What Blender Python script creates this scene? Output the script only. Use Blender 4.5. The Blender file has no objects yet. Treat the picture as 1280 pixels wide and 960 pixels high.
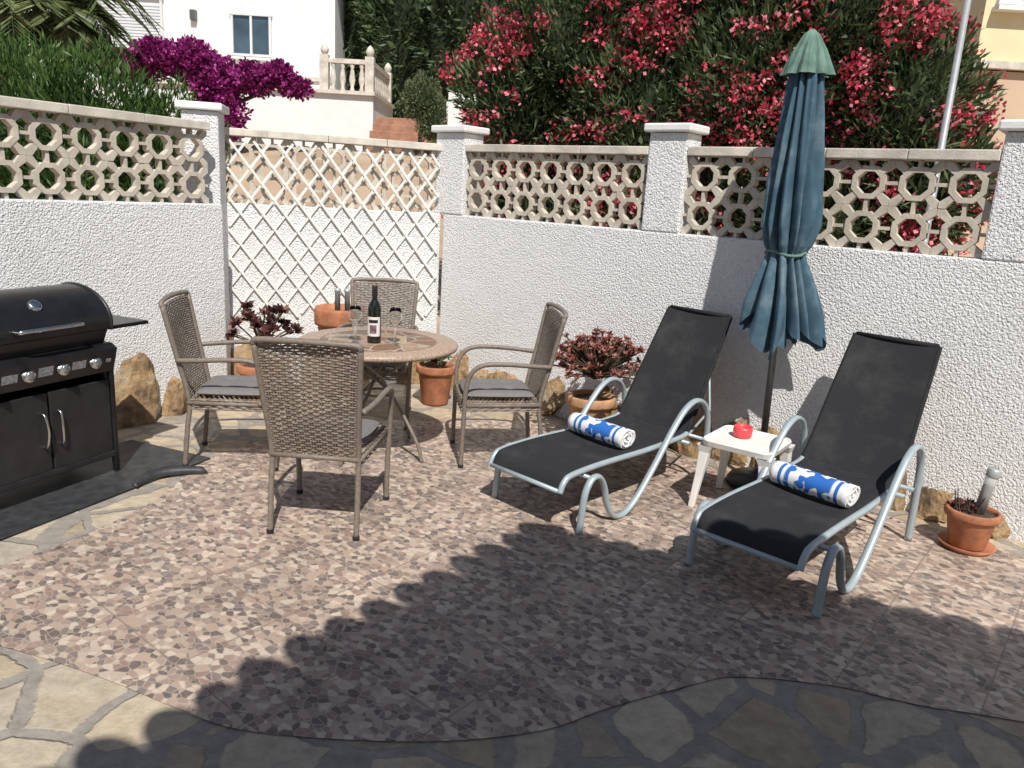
import bpy, math, random
import numpy as np
from math import sin,cos,radians,pi,sqrt,atan2
from mathutils import Vector, Matrix, noise
random.seed(7); rng=np.random.default_rng(7)
sc=bpy.context.scene
COL=sc.collection

# ---------------------------------------------------------------- helpers
def obj(name,verts,faces,mat=None,parent=None,smooth=False,loc=None,rot=None):
    me=bpy.data.meshes.new(name); me.from_pydata([tuple(v) for v in verts],[],faces); me.update()
    if mat:
        for m in (mat if isinstance(mat,list) else [mat]): me.materials.append(m)
    if smooth: me.polygons.foreach_set('use_smooth',[True]*len(me.polygons))
    o=bpy.data.objects.new(name,me); COL.objects.link(o)
    if parent: o.parent=parent
    if loc: o.location=loc
    if rot: o.rotation_euler=rot
    return o
def empty(name,loc=(0,0,0),rz=0,rot=None,scale=1):
    o=bpy.data.objects.new(name,None); COL.objects.link(o); o.location=loc
    o.rotation_euler=rot if rot else (0,0,rz); o.scale=(scale,)*3
    o.empty_display_size=.1; return o
def bevel(o,w,seg=2):
    m=o.modifiers.new('bev','BEVEL'); m.width=w; m.segments=seg; m.limit_method='ANGLE'; return o
def boxv(c,s,M=None):
    x,y,z=c;a,b,d=s[0]/2,s[1]/2,s[2]/2
    v=[(x+i*a,y+j*b,z+k*d) for k in(-1,1) for j in(-1,1) for i in(-1,1)]
    if M is not None: v=[M@Vector(p) for p in v]
    return v,[(0,2,3,1),(4,5,7,6),(0,1,5,4),(2,6,7,3),(0,4,6,2),(1,3,7,5)]
def merge(parts):
    V=[];F=[]
    for v,f in parts:
        n=len(V);V+=[tuple(p) for p in v];F+=[tuple(i+n for i in q) for q in f]
    return V,F
def box(name,c,s,mat,parent=None,bev=0,rot=None):
    v,f=boxv((0,0,0),s); o=obj(name,v,f,mat,parent,loc=c,rot=rot)
    if bev: bevel(o,bev)
    return o
def catmull(P,n=6,closed=False):
    P=[Vector(p) for p in P]; out=[]; N=len(P)
    rg=range(N) if closed else range(N-1)
    for i in rg:
        if closed: a,b,c,d=P[i-1],P[i],P[(i+1)%N],P[(i+2)%N]
        else:
            a=P[max(i-1,0)];b=P[i];c=P[i+1];d=P[min(i+2,N-1)]
        for k in range(n):
            t=k/n
            out.append(.5*((2*b)+(c-a)*t+(2*a-5*b+4*c-d)*t*t+(3*b-a-3*c+d)*t**3))
    if not closed: out.append(P[-1])
    return out
def tubev(P,r,seg=8,cap=True,flat=1.0):
    P=[Vector(p) for p in P]; n=len(P); V=[];F=[]
    T=[(P[min(i+1,n-1)]-P[max(i-1,0)]).normalized() for i in range(n)]
    ref=Vector((1,0,0)) if abs(T[0].x)<.9 else Vector((0,1,0))
    N=(ref-T[0]*ref.dot(T[0])).normalized()
    for i in range(n):
        N=(N-T[i]*N.dot(T[i])).normalized(); Bn=T[i].cross(N)
        rr=r[i] if isinstance(r,(list,tuple)) else r
        for k in range(seg):
            a=2*pi*k/seg; V.append(P[i]+N*cos(a)*rr*flat+Bn*sin(a)*rr)
    for i in range(n-1):
        for k in range(seg):
            k2=(k+1)%seg; F.append((i*seg+k,i*seg+k2,(i+1)*seg+k2,(i+1)*seg+k))
    if cap:
        F.append(tuple(range(seg-1,-1,-1))); F.append(tuple((n-1)*seg+k for k in range(seg)))
    return V,F
def tube(name,P,r,mat,parent=None,sm=6,seg=10,flat=1.0):
    if sm>1: P=catmull(P,sm)
    v,f=tubev(P,r,seg,True,flat); return obj(name,v,f,mat,parent,smooth=True)
def lathev(prof,seg=32,c=(0,0,0)):
    V=[];F=[]
    for r,z in prof:
        for k in range(seg):
            a=2*pi*k/seg; V.append((c[0]+r*cos(a),c[1]+r*sin(a),c[2]+z))
    for i in range(len(prof)-1):
        for k in range(seg):
            k2=(k+1)%seg; F.append((i*seg+k,i*seg+k2,(i+1)*seg+k2,(i+1)*seg+k))
    return V,F
def lathe(name,prof,mat,parent=None,seg=32,c=(0,0,0),smooth=True):
    v,f=lathev(prof,seg,c); return obj(name,v,f,mat,parent,smooth=smooth)

# ---------------------------------------------------------------- materials
class NT:
    def __init__(s,name):
        s.m=bpy.data.materials.new(name); s.m.use_nodes=True; s.t=s.m.node_tree; s.t.nodes.clear()
        s.out=s.n('ShaderNodeOutputMaterial'); s.p=s.n('ShaderNodeBsdfPrincipled'); s.l(s.p.outputs[0],s.out.inputs[0])
        s.tc=s.n('ShaderNodeTexCoord')
    def n(s,t,**k):
        x=s.t.nodes.new(t)
        for a,b in k.items(): setattr(x,a,b)
        return x
    def l(s,a,b): s.t.links.new(a,b)
    def inp(s,node,i,v):
        if isinstance(v,bpy.types.NodeSocket): s.l(v,node.inputs[i])
        elif v is not None: node.inputs[i].default_value=v
    def math(s,op,a,b=None,c=None):
        x=s.n('ShaderNodeMath',operation=op); s.inp(x,0,a)
        if b is not None: s.inp(x,1,b)
        if c is not None: s.inp(x,2,c)
        return x.outputs[0]
    def noise(s,scale,detail=4,rough=.6,vec=None):
        x=s.n('ShaderNodeTexNoise'); x.inputs['Scale'].default_value=scale; x.inputs['Detail'].default_value=detail; x.inputs['Roughness'].default_value=rough
        s.l(vec or s.tc.outputs['Object'],x.inputs['Vector']); return x.outputs['Fac']
    def vor(s,scale,feature='F1',vec=None,out='Distance',rnd=1):
        x=s.n('ShaderNodeTexVoronoi',feature=feature); x.inputs['Scale'].default_value=scale; x.inputs['Randomness'].default_value=rnd
        s.l(vec or s.tc.outputs['Object'],x.inputs['Vector']); return x.outputs[out]
    def ramp(s,fac,stops,interp='LINEAR'):
        x=s.n('ShaderNodeValToRGB'); x.color_ramp.interpolation=interp; e=x.color_ramp.elements
        while len(e)<len(stops): e.new(.5)
        for i,(p,c) in enumerate(stops):
            e[i].position=p; e[i].color=(c[0],c[1],c[2],1) if not isinstance(c,(int,float)) else (c,c,c,1)
        s.l(fac,x.inputs[0]); return x.outputs[0]
    def mix(s,fac,a,b,mode='MIX'):
        x=s.n('ShaderNodeMix',data_type='RGBA',blend_type=mode)
        s.inp(x,0,fac)
        for i,v in ((6,a),(7,b)):
            if isinstance(v,tuple): v=(v[0],v[1],v[2],1)
            s.inp(x,i,v)
        return x.outputs[2]
    def bump(s,h,strength=.5,dist=.01,prev=None):
        x=s.n('ShaderNodeBump'); x.inputs['Strength'].default_value=strength; x.inputs['Distance'].default_value=dist
        s.l(h,x.inputs['Height'])
        if prev: s.l(prev,x.inputs['Normal'])
        return x.outputs[0]
    def fin(s,col,rough=.7,metal=0,nrm=None,spec=None):
        s.inp(s.p,'Base Color',(*col,1) if isinstance(col,tuple) else col); s.inp(s.p,'Roughness',rough); s.p.inputs['Metallic'].default_value=metal
        if nrm: s.l(nrm,s.p.inputs['Normal'])
        if spec is not None: s.p.inputs['Specular IOR Level'].default_value=spec
        return s.m
def simple(name,c,rough=.6,metal=0,var=.2,vs=20,bs=0,bst=.3,bd=.003,spec=None):
    N=NT(name); f=N.noise(vs,2)
    col=N.ramp(f,[(.3,tuple(x*(1-var) for x in c)),(.7,tuple(min(1,x*(1+var)) for x in c))])
    nr=N.bump(N.noise(bs,2),bst,bd) if bs else None
    return N.fin(col,rough,metal,nr,spec)

def m_stucco():
    N=NT('white_stucco'); 
    big=N.noise(2.2,4); g=N.noise(80,2,.6)
    col=N.ramp(big,[(.25,(.80,.795,.78)),(.5,(.87,.87,.86)),(.7,(.88,.88,.875))])
    col=N.mix(N.ramp(g,[(.30,.6),(.43,0.)]),col,(.50,.50,.52))
    gg=N.ramp(g,[(.25,0.),(.62,1.)])
    return N.fin(col,.9,0,N.bump(gg,.95,.009),.2)
stucco=m_stucco()
def m_tiles():
    N=NT('patio_mosaic_tiles'); mp=N.n('ShaderNodeMapping'); mp.inputs['Rotation'].default_value=(0,0,radians(38.4))
    N.l(N.tc.outputs['Object'],mp.inputs[0]); vec=mp.outputs[0]
    nz=N.n('ShaderNodeTexNoise'); nz.inputs['Scale'].default_value=12; nz.inputs['Detail'].default_value=1; N.l(vec,nz.inputs['Vector'])
    wv=N.n('ShaderNodeVectorMath',operation='MULTIPLY_ADD'); N.l(nz.outputs['Color'],wv.inputs[0]); wv.inputs[1].default_value=(.02,.02,0); N.l(vec,wv.inputs[2]); w=wv.outputs[0]
    flat=N.n('ShaderNodeVectorMath',operation='MULTIPLY'); N.l(w,flat.inputs[0]); flat.inputs[1].default_value=(1,1.3,0); w=flat.outputs[0]
    cc=N.vor(28,'F1',w,'Color'); ed=N.vor(28,'DISTANCE_TO_EDGE',w)
    sp=N.n('ShaderNodeSeparateColor'); N.l(cc,sp.inputs[0])
    col=N.ramp(sp.outputs[0],[(0,(.15,.12,.11)),(.15,(.29,.205,.165)),(.32,(.46,.345,.265)),(.5,(.22,.18,.165)),(.64,(.62,.51,.41)),(.78,(.36,.265,.22)),(.90,(.52,.42,.34))],'CONSTANT')
    col=N.mix(N.ramp(N.noise(75,3,.7),[(.4,0.),(.75,.4)]),col,(.33,.25,.21))
    col=N.mix(N.ramp(ed,[(.02,.8),(.07,0.)]),col,(.45,.37,.30))
    xy=N.n('ShaderNodeSeparateXYZ'); N.l(vec,xy.inputs[0])
    S=.45; ds=[]
    for k in (0,1):
        fr=N.math('FRACT',N.math('DIVIDE',N.math('ADD',xy.outputs[k],50.1),S)); ds.append(N.math('MINIMUM',fr,N.math('SUBTRACT',1.,fr)))
    dg=N.math('MINIMUM',ds[0],ds[1]); gl=N.ramp(dg,[(.006,1.),(.010,0.)])
    fl=N.n('ShaderNodeVectorMath',operation='SNAP'); ad=N.n('ShaderNodeVectorMath',operation='ADD'); N.l(vec,ad.inputs[0]); ad.inputs[1].default_value=(50.1,50.1,0); N.l(ad.outputs[0],fl.inputs[0]); fl.inputs[1].default_value=(S,S,S)
    wn=N.n('ShaderNodeTexWhiteNoise'); N.l(fl.outputs[0],wn.inputs[0])
    tone=N.ramp(wn.outputs[0],[(0,.90),(1,1.04)])
    col=N.mix(1.,col,tone,'MULTIPLY')
    stain=N.ramp(N.noise(1.8,4,.65),[(.3,.82),(.65,1.08)])
    col=N.mix(1.,col,stain,'MULTIPLY')
    col=N.mix(N.math('MULTIPLY',gl,.7),col,(.21,.16,.125))
    return N.fin(col,N.ramp(sp.outputs[1],[(0,.38),(1,.6)]),0,N.bump(N.math('MULTIPLY',gl,-1.),.4,.002),.35)
tiles=m_tiles()
def m_flag():
    N=NT('flagstone_paving'); vec=N.tc.outputs['Object']
    nz=N.n('ShaderNodeTexNoise'); nz.inputs['Scale'].default_value=5; nz.inputs['Detail'].default_value=3; N.l(vec,nz.inputs['Vector'])
    wv=N.n('ShaderNodeVectorMath',operation='MULTIPLY_ADD'); N.l(nz.outputs['Color'],wv.inputs[0]); wv.inputs[1].default_value=(.09,.09,0); N.l(vec,wv.inputs[2]); w=wv.outputs[0]
    cc=N.vor(3.3,'F1',w,'Color',.9); ed=N.vor(3.3,'DISTANCE_TO_EDGE',w,'Distance',.9)
    sp=N.n('ShaderNodeSeparateColor'); N.l(cc,sp.inputs[0])
    col=N.ramp(sp.outputs[0],[(0,(.38,.31,.225)),(.35,(.48,.395,.28)),(.6,(.52,.44,.32)),(.85,(.42,.37,.30)),(1,(.54,.46,.34))])
    gr=N.noise(14,5,.72)
    col=N.mix(1.,col,N.ramp(gr,[(.3,.68),(.7,1.15)]),'MULTIPLY')
    col=N.mix(N.ramp(N.noise(3,3),[(.5,0.),(.75,.4)]),col,(.40,.28,.16))
    edn=N.math('ADD',ed,N.math('MULTIPLY',N.math('SUBTRACT',N.noise(35,2),.5),.05))
    mor=N.ramp(edn,[(.06,1.),(.085,0.)])
    mc=N.ramp(gr,[(.3,(.22,.20,.175)),(.7,(.36,.325,.28))])
    col=N.mix(mor,col,mc)
    h=N.math('ADD',N.math('MULTIPLY',mor,-1.),N.math('MULTIPLY',gr,.9))
    return N.fin(col,.8,0,N.bump(h,.7,.012),.25)
flag=m_flag()
blockm=simple('concrete_block',(.56,.505,.42),.9,0,.15,9,90,.5,.004,.2)
copem=simple('coping_concrete',(.62,.57,.49),.9,0,.22,6,70,.5,.005,.2)
whitep=simple('white_plaster',(.79,.785,.76),.9,0,.05,3,60,.4,.004,.2)
creamp=simple('cream_plaster',(.78,.66,.42),.9,0,.06,2,40,.3,.004,.2)
pinkp=simple('tan_plaster',(.60,.45,.32),.9,0,.06,2,40,.3,.004,.2)
terra=simple('terracotta',(.40,.165,.085),.75,0,.28,12,60,.3,.002,.3)
terra2=simple('terracotta_light',(.50,.28,.15),.8,0,.25,10,60,.3,.002,.3)
terracl=simple('roof_clay',(.40,.20,.12),.85,0,.25,6)
wick=simple('wicker_taupe',(.215,.175,.14),.5,0,.3,45,0,0,0,.4)
frame_t=simple('wrapped_frame',(.20,.165,.135),.5,0,.2,60,150,.3,.001,.4)
cush=simple('grey_cushion',(.19,.18,.175),.95,0,.12,70,250,.4,.002,.1)
alum=simple('painted_aluminium',(.38,.45,.48),.4,.2,.08,12,0)
rubber=simple('black_rubber',(.035,.037,.04),.5,0,.4,14,120,.5,.003)
blackm=simple('black_enamel',(.012,.012,.013),.28,0,.3,8,300,.12,.001,.5)
blackp=simple('black_panel',(.02,.02,.022),.4,0,.3,8)
hem=simple('black_fabric_hem',(.02,.021,.023),.8,0,.2,40,0,spec=.2)
steel=simple('steel',(.6,.6,.6),.25,1,.08,30)
satin=simple('satin_steel',(.42,.44,.43),.45,.35,.1,20)
dsteel=simple('dark_steel',(.17,.17,.17),.45,.7,.2,30)
greyg=simple('grey_graphic',(.30,.31,.33),.5,0,.5,70)
plastic=simple('white_plastic',(.80,.78,.73),.45,0,.06,8)
redp=simple('red_ceramic',(.75,.07,.08),.4,0,.08,8)
soil=simple('soil',(.06,.045,.03),.95,0,.5,40,60,.8,.01)
wood=simple('bark',(.10,.075,.05),.9,0,.3,20,40,.8,.01)
ground_m=simple('street_ground',(.40,.29,.20),.95,0,.25,.7,12,.5,.01)
brickm=simple('brick_steps',(.36,.19,.12),.9,0,.25,5,30,.4,.005)
shutterm=simple('shutter_white',(.66,.68,.69),.6,0,.04,3)
latm=simple('trellis_white',(.80,.785,.74),.7,0,.08,10)
core_dark=simple('foliage_core',(.016,.026,.01),1,0,.4,8)  # near-black green for the solid blobs that block light inside bushes
def m_rock():
    N=NT('ochre_rock'); a=N.noise(4.5,5,.68)
    col=N.ramp(a,[(.30,(.11,.085,.06)),(.42,(.27,.18,.10)),(.52,(.44,.30,.16)),(.60,(.40,.31,.21)),(.75,(.55,.48,.37))])
    return N.fin(col,.85,0,N.bump(N.noise(20,6,.75),.9,.03),.25)
rockm=m_rock()
def m_glass(name,c,tr=1.0,rough=.02):
    N=NT(name); N.p.inputs['Transmission Weight'].default_value=tr; N.p.inputs['IOR'].default_value=1.45
    return N.fin(c,rough)
glassm=m_glass('clear_glass',(.97,.98,.98))
bottlem=simple('dark_bottle_glass',(.008,.012,.008),.06,0,.1,5,0,spec=.7)
windowm=simple('window_glass',(.05,.08,.11),.08,0,.4,1.5,0,spec=.8)
def m_mesh():
    N=NT('black_textilene')
    w1=N.n('ShaderNodeTexChecker'); w1.inputs['Scale'].default_value=420; N.l(N.tc.outputs['Object'],w1.inputs['Vector'])
    col=N.mix(w1.outputs['Fac'],(.034,.035,.039),(.018,.019,.021))
    col=N.mix(N.ramp(N.noise(5,5,.7),[(.5,0.),(.8,.6)]),col,(.075,.073,.07))
    return N.fin(col,.8,0,N.bump(N.noise(400,1),.4,.001),.2)
sling=m_mesh()
def m_leaf(name,dark,mid,light,clump=1.6,trans=.25,rough=.5):
    N=NT(name); at=N.n('ShaderNodeAttribute'); at.attribute_name='tint'
    f=N.math('ADD',N.math('MULTIPLY',at.outputs['Fac'],.6),N.math('MULTIPLY',N.noise(clump,1),.5))
    col=N.ramp(f,[(.2,dark),(.52,mid),(.9,light)])
    N.fin(col,rough,0,None,.35)
    if trans:
        tl=N.n('ShaderNodeBsdfTranslucent'); N.l(col,tl.inputs[0]); mx=N.n('ShaderNodeMixShader'); mx.inputs[0].default_value=trans
        N.l(N.p.outputs[0],mx.inputs[1]); N.l(tl.outputs[0],mx.inputs[2]); N.l(mx.outputs[0],N.out.inputs[0])
    return N.m
lf_ole=m_leaf('oleander_leaf',(.03,.05,.02),(.075,.12,.045),(.16,.21,.10))
fl_ole=m_leaf('oleander_flower',(.40,.02,.05),(.68,.07,.12),(.88,.34,.40),3,.25)
lf_hedge=m_leaf('hedge_leaf',(.025,.06,.015),(.06,.13,.03),(.14,.22,.06))
lf_dark=m_leaf('tree_leaf',(.015,.03,.012),(.04,.07,.025),(.09,.13,.045),.6,0)
lf_oliv=m_leaf('olive_leaf',(.05,.07,.03),(.11,.14,.06),(.2,.24,.12),3,0)
fl_bou=m_leaf('bougainvillea_bract',(.10,.008,.06),(.30,.02,.18),(.52,.08,.35),2.5,.2)
lf_palm=m_leaf('palm_leaf',(.03,.05,.015),(.08,.11,.035),(.18,.2,.08),2,0)
lf_succ=m_leaf('succulent_leaf',(.10,.03,.025),(.26,.08,.07),(.46,.27,.18),12,0,.4)
lf_aeo=m_leaf('aeonium_leaf',(.03,.012,.018),(.09,.03,.035),(.22,.12,.08),12,0,.4)
lf_dry=m_leaf('dry_leaf',(.12,.06,.03),(.25,.14,.06),(.45,.12,.14),12,0,.6)
def m_cloth():
    N=NT('faded_blue_canvas')
    f=N.math('ADD',N.math('MULTIPLY',N.noise(4,4),.8),N.math('MULTIPLY',N.noise(20,2),.2))
    col=N.ramp(f,[(.3,(.04,.08,.115)),(.5,(.068,.125,.17)),(.66,(.16,.225,.26))])
    return N.fin(col,.9,0,N.bump(N.noise(300,1),.3,.001),.15)
cloth=m_cloth()
capcloth=simple('green_canvas',(.13,.215,.175),.9,0,.3,10,300,.3,.001,.15)
def m_towel():
    N=NT('blue_white_towel'); xy=N.n('ShaderNodeSeparateXYZ'); N.l(N.tc.outputs['Object'],xy.inputs[0])
    mp=N.n('ShaderNodeMapping'); mp.inputs['Scale'].default_value=(1.3,1,1); N.l(N.tc.outputs['Object'],mp.inputs[0])
    a=N.noise(13,1,.5,mp.outputs[0]); blot=N.ramp(a,[(.46,0.),(.48,1.)])
    ax=N.math('ABSOLUTE',xy.outputs[0]); band=N.ramp(ax,[(.12,1.),(.128,0.)])
    st=N.math('MULTIPLY',N.math('GREATER_THAN',ax,.142),N.math('LESS_THAN',ax,.16))
    m=N.math('MAXIMUM',N.math('MULTIPLY',blot,band),st)
    col=N.mix(m,(.82,.82,.81),(.04,.16,.52))
    return N.fin(col,1,0,N.bump(N.noise(260,2),.8,.004),.05)
towelm=m_towel()
def m_tabletop():
    N=NT('mosaic_tabletop'); 
    cc=N.vor(7,'F1',None,'Color'); ed=N.vor(7,'DISTANCE_TO_EDGE'); sp=N.n('ShaderNodeSeparateColor'); N.l(cc,sp.inputs[0])
    inner=N.ramp(sp.outputs[0],[(0,(.22,.12,.07)),(.3,(.34,.23,.15)),(.55,(.17,.12,.09)),(.8,(.40,.29,.18))],'CONSTANT')
    inner=N.mix(N.ramp(ed,[(.02,1.),(.05,0.)]),inner,(.42,.36,.29))
    inner=N.mix(1.,inner,N.ramp(N.noise(25,5,.7),[(.3,.8),(.7,1.15)]),'MULTIPLY')
    xy=N.n('ShaderNodeSeparateXYZ'); N.l(N.tc.outputs['Object'],xy.inputs[0])
    r=N.math('SQRT',N.math('ADD',N.math('POWER',xy.outputs[0],2.),N.math('POWER',xy.outputs[1],2.)))
    rim=N.ramp(N.vor(60,'F1',None,'Distance'),[(.1,(.25,.17,.12)),(.6,(.45,.33,.25))])
    col=N.mix(N.ramp(r,[(.36,0.),(.362,1.)]),inner,rim)
    ring=N.math('MULTIPLY',N.math('GREATER_THAN',r,.352),N.math('LESS_THAN',r,.366))
    col=N.mix(ring,col,(.2,.12,.08))
    return N.fin(col,.45,0,N.bump(N.noise(60,3),.2,.002),.4)
topm=m_tabletop()

# ---------------------------------------------------------------- geometry of the yard
ZB,ZT=1.50,2.07
L0=Vector((-3.0,4.55));L1=Vector((-2.26,5.79));T0=Vector((-2.34,6.26));T1=Vector((-.74,6.79));A0=Vector((-.50,6.645));A1=Vector((.84,5.585));B0=Vector((1.07,5.405));B1=Vector((2.49,4.28))
dirW=(B1-A0).normalized()
Lext=L0-(L1-L0).normalized()*3.6
R1=B1+dirW*.28; Rext=R1+dirW*1.78
def frame2(p0,p1):
    e=(p1-p0).normalized(); nb=Vector((-e.y,e.x))
    if nb.dot((p0+p1)/2)<0: nb=-nb
    return e,nb
def prism(p0,p1,v0,v1,z0,z1):
    e,nb=frame2(p0,p1); V=[]
    for z in(z0,z1):
        for p,v in((p0,v0),(p1,v0),(p1,v1),(p0,v1)):
            q=p+nb*v; V.append((q.x,q.y,z))
    return V,[(3,2,1,0),(4,5,6,7),(0,1,5,4),(1,2,6,5),(2,3,7,6),(3,0,4,7)]
def lattice(p0,p1,n):
    e,nb=frame2(p0,p1); Lw=(p1-p0).length; w=Lw/n; hz=(ZT-.06-ZB)/2; parts=[]
    def quadprism(pts,va,vb):
        V=[]
        for v in(va,vb):
            for (u,z) in pts:
                q=p0+e*u+nb*v; V.append((q.x,q.y,z))
        k=len(pts)
        F=[tuple(range(k)),tuple(range(2*k-1,k-1,-1))]+[(i,k+i,k+(i+1)%k,(i+1)%k) for i in range(k)]
        return V,F
    for r in range(2):
        for i in range(n):
            cu=(i+.5)*w; cz=ZB+(r+.5)*hz
            jv=random.uniform(-.004,.004)
            ro,ri=.100,.068
            for k in range(8):
                a=pi/8+k*pi/4;b=a+pi/4
                pts=[(cu+ro*cos(a),cz+ro*sin(a)),(cu+ro*cos(b),cz+ro*sin(b)),(cu+ri*cos(b),cz+ri*sin(b)),(cu+ri*cos(a),cz+ri*sin(a))]
                parts.append(quadprism(pts,.035+jv,.095))
            for sx in(-1,1):
                for sz in(-1,1):
                    t=.011
                    cx,cy=cu+sx*w/2,cz+sz*hz/2
                    ox,oy=cu+sx*.062,cz+sz*.062
                    pts=[(ox-sx*t,oy+sz*t),(ox+sx*t,oy-sz*t),(cx-sx*.0008,cy-sz*.036),(cx-sx*.0008,cy-sz*.0008),(cx-sx*.036,cy-sz*.0008)]
                    parts.append(quadprism(pts,.038+jv,.092))
            for sx in(-1,1):
                u0=cu+sx*.085;u1=cu+sx*w/2
                parts.append(quadprism([(u0,cz-.010),(u1,cz-.010),(u1,cz+.010),(u0,cz+.010)],.042,.088))
            for sz in(-1,1):
                z0=cz+sz*.085;z1=cz+sz*hz/2
                parts.append(quadprism([(cu-.010,z0),(cu+.010,z0),(cu+.010,z1),(cu-.010,z1)],.042,.088))
    return merge(parts)
def wall(name,p0,p1,n,thick=.2,ext0=0,ext1=0,c0=None,c1=None):
    r=empty(name); e,nb=frame2(p0,p1)
    q0=p0-e*ext0;q1=p1+e*ext1
    v,f=prism(q0,q1,0,thick,-.1,ZB); o=obj('stucco_base',v,f,stucco,r); bevel(o,.012,2)
    q0=p0-e*(ext0 if c0 is None else c0);q1=p1+e*(ext1 if c1 is None else c1)
    if n:
        v,f=lattice(p0,p1,n); obj('lattice_blocks',v,f,blockm,r)
        coping(q0,q1,r)
    return r
def coping(q0,q1,r,front=-.004):
    L=(q1-q0).length; n=max(1,round(L/.5)); e=(q1-q0)/L
    for i in range(n):
        a=q0+e*(L*i/n+.0015);b=q0+e*(L*(i+1)/n-.0015)
        v,f=prism(a,b,front+random.uniform(-.002,.002),.15,ZT-.058,ZT+random.uniform(-.002,.002)); bevel(obj('coping',v,f,copem,r),.006)
wall('breeze_block_wall',Lext,L1,20,ext1=.09,c1=.0)
wall('breeze_block_wall',T0,T1,7,ext0=.15,ext1=.05)
rw=empty('breeze_block_wall')
eW,nW=frame2(A0,B1)
v,f=prism(A0-eW*.22,B1+eW*2.1,0,.2,-.1,ZB); bevel(obj('stucco_base',v,f,stucco,rw),.012,2)
for a,b in((A0,A1),(B0,B1),(R1,Rext)):
    v,f=lattice(a,b,7); obj('lattice_blocks',v,f,blockm,rw)
    coping(a,b,rw,.004)
def pillar(c,wid,dep,e,z0=ZB):
    r=empty('wall_pillar',(c.x,c.y,0),atan2(e.y,e.x))
    box('shaft',(0,0,(z0+2.16)/2),(wid,dep,2.16-z0),stucco,r,.012)
    box('cap',(0,0,2.19),(wid+.07,dep+.07,.055),whitep,r,.012)
pillar((A1+B0)/2+nW*.105,(B0-A1).length-.005,.215,eW,ZB-.002)
pillar(B1+eW*.142+nW*.105,.28,.215,eW,ZB-.002)
pillar(A0-eW*.165+nW*.115,.325,.24,eW,ZB-.002)
pillar(Vector((-2.43,6.10)),.26,.28,Vector((1,.2)).normalized(),-.05)

# ground sheets
def grid(name,x0,x1,y0,y1,nx,ny,fz,mat):
    V=[];F=[]
    for j in range(ny+1):
        for i in range(nx+1):
            x=x0+(x1-x0)*i/nx;y=y0+(y1-y0)*j/ny;V.append((x,y,fz(x,y)))
    for j in range(ny):
        for i in range(nx):
            a=j*(nx+1)+i;F.append((a,a+1,a+nx+2,a+nx+1))
    return obj(name,V,F,mat,smooth=True)
def terr(x,y):
    t=min(max((y-8.5)/7.5,0),1); return -.06+2.4*t*t*(3-2*t)*(1 if x<2 else max(0,1-(x-2)/4))
grid('ground',-300,300,-300,500,300,400,lambda x,y:-.08 if (abs(x)>60 or y<8) else terr(x,y),ground_m)
V=[(Lext.x-.3,-4,0),(6,-4,0),(Rext.x+.3,Rext.y,0),(B1.x+.1,B1.y+.1,0),(A0.x+.05,A0.y+.1,0),(T1.x,T1.y+.1,0),(T0.x-.1,T0.y+.1,0),(L1.x-.1,L1.y,0),(Lext.x-.1,Lext.y,0)]
obj('flagstone_patio',V,[tuple(range(len(V)))],flag)
bd=[(-2.4,2.6),(-1.83,2.49),(-1.39,2.35),(-1.03,2.2),(-.81,2.12),(-.5,2.10),(-.15,2.12),(.17,2.2),(.39,2.33),(.71,2.49),(.9,2.56),(1.25,2.54),(1.54,2.45),(1.88,2.39),(3.2,2.1),(3.75,2.5),(3.5,3.1),(2.55,3.95),(1.5,4.85),(.45,5.65),(-.2,5.75),(-.9,5.55),(-1.4,5.2),(-1.72,4.8),(-1.86,4.4),(-1.86,3.9),(-1.98,3.42),(-2.2,3.0)]
P=catmull([(x,y,.005) for x,y in bd],5,True)
obj('mosaic_tile_floor',P,[tuple(range(len(P)))],tiles)

# rocks
def ico(sub):
    import bmesh
    bm=bmesh.new(); bmesh.ops.create_icosphere(bm,subdivisions=sub,radius=1)
    r=([v.co.normalized() for v in bm.verts],[tuple(v.index for v in f.verts) for f in bm.faces]); bm.free(); return r
ICO2=ico(2);ICO4=ico(4)
def rockv(c,s,seed,fine=False,ang=None):
    V=[]; VV,F=(ICO4 if fine else ICO2)
    rz=Matrix.Rotation(random.uniform(0,6) if ang is None else 0,3,'Z')
    ra=Matrix.Rotation(ang or 0,3,'Z')
    planes=[(Vector((random.gauss(0,1),random.gauss(0,1),random.gauss(0,1))).normalized(),random.uniform(.45,.75)) for _ in range(10)]
    for p0 in VV:
        q=p0*1.3+Vector((seed*3.1,seed*1.7,0))
        p=p0*(1+.35*noise.noise(q))
        if fine:
            for nr,dd in planes:
                k=p.dot(nr)-dd
                if k>0: p=p-nr*k*.95
            p=p*(1+.12*noise.noise(q*4)+.06*noise.noise(q*11))
        p=rz@p
        p=ra@Vector((p.x*s[0],p.y*s[1],p.z*s[2]))
        V.append((c[0]+p.x,c[1]+p.y,c[2]+p.z))
    return V,F
rp=[]
def rocks_along(p0,p1,ts):
    e,nb=frame2(p0,p1); L=(p1-p0).length
    for i,(t,s,h) in enumerate(ts):
        c=p0+e*(L*t)+nb*.015
        rp.append(rockv((c.x,c.y,h*.32),(s*1.2,.10+.03*random.random(),h*.85),random.random()*50,True,atan2(e.y,e.x)))
rocks_along(Lext,L1,[(.80,.14,.2),(.865,.20,.42),(.925,.15,.30),(.975,.12,.2)])
rocks_along(T0,T1,[(.04,.16,.38),(.2,.18,.3),(.42,.2,.32),(.62,.17,.36),(.90,.15,.38)])
rocks_along(A0,A1,[(0.02,.16,.38),(.17,.14,.28),(.36,.17,.3),(.60,.16,.28),(.88,.18,.34)])
rocks_along(B0,B1,[(-.02,.15,.34),(.14,.18,.40),(.30,.14,.34),(.46,.18,.36),(.66,.12,.2),(.86,.15,.38),(1.0,.09,.22)])
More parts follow.
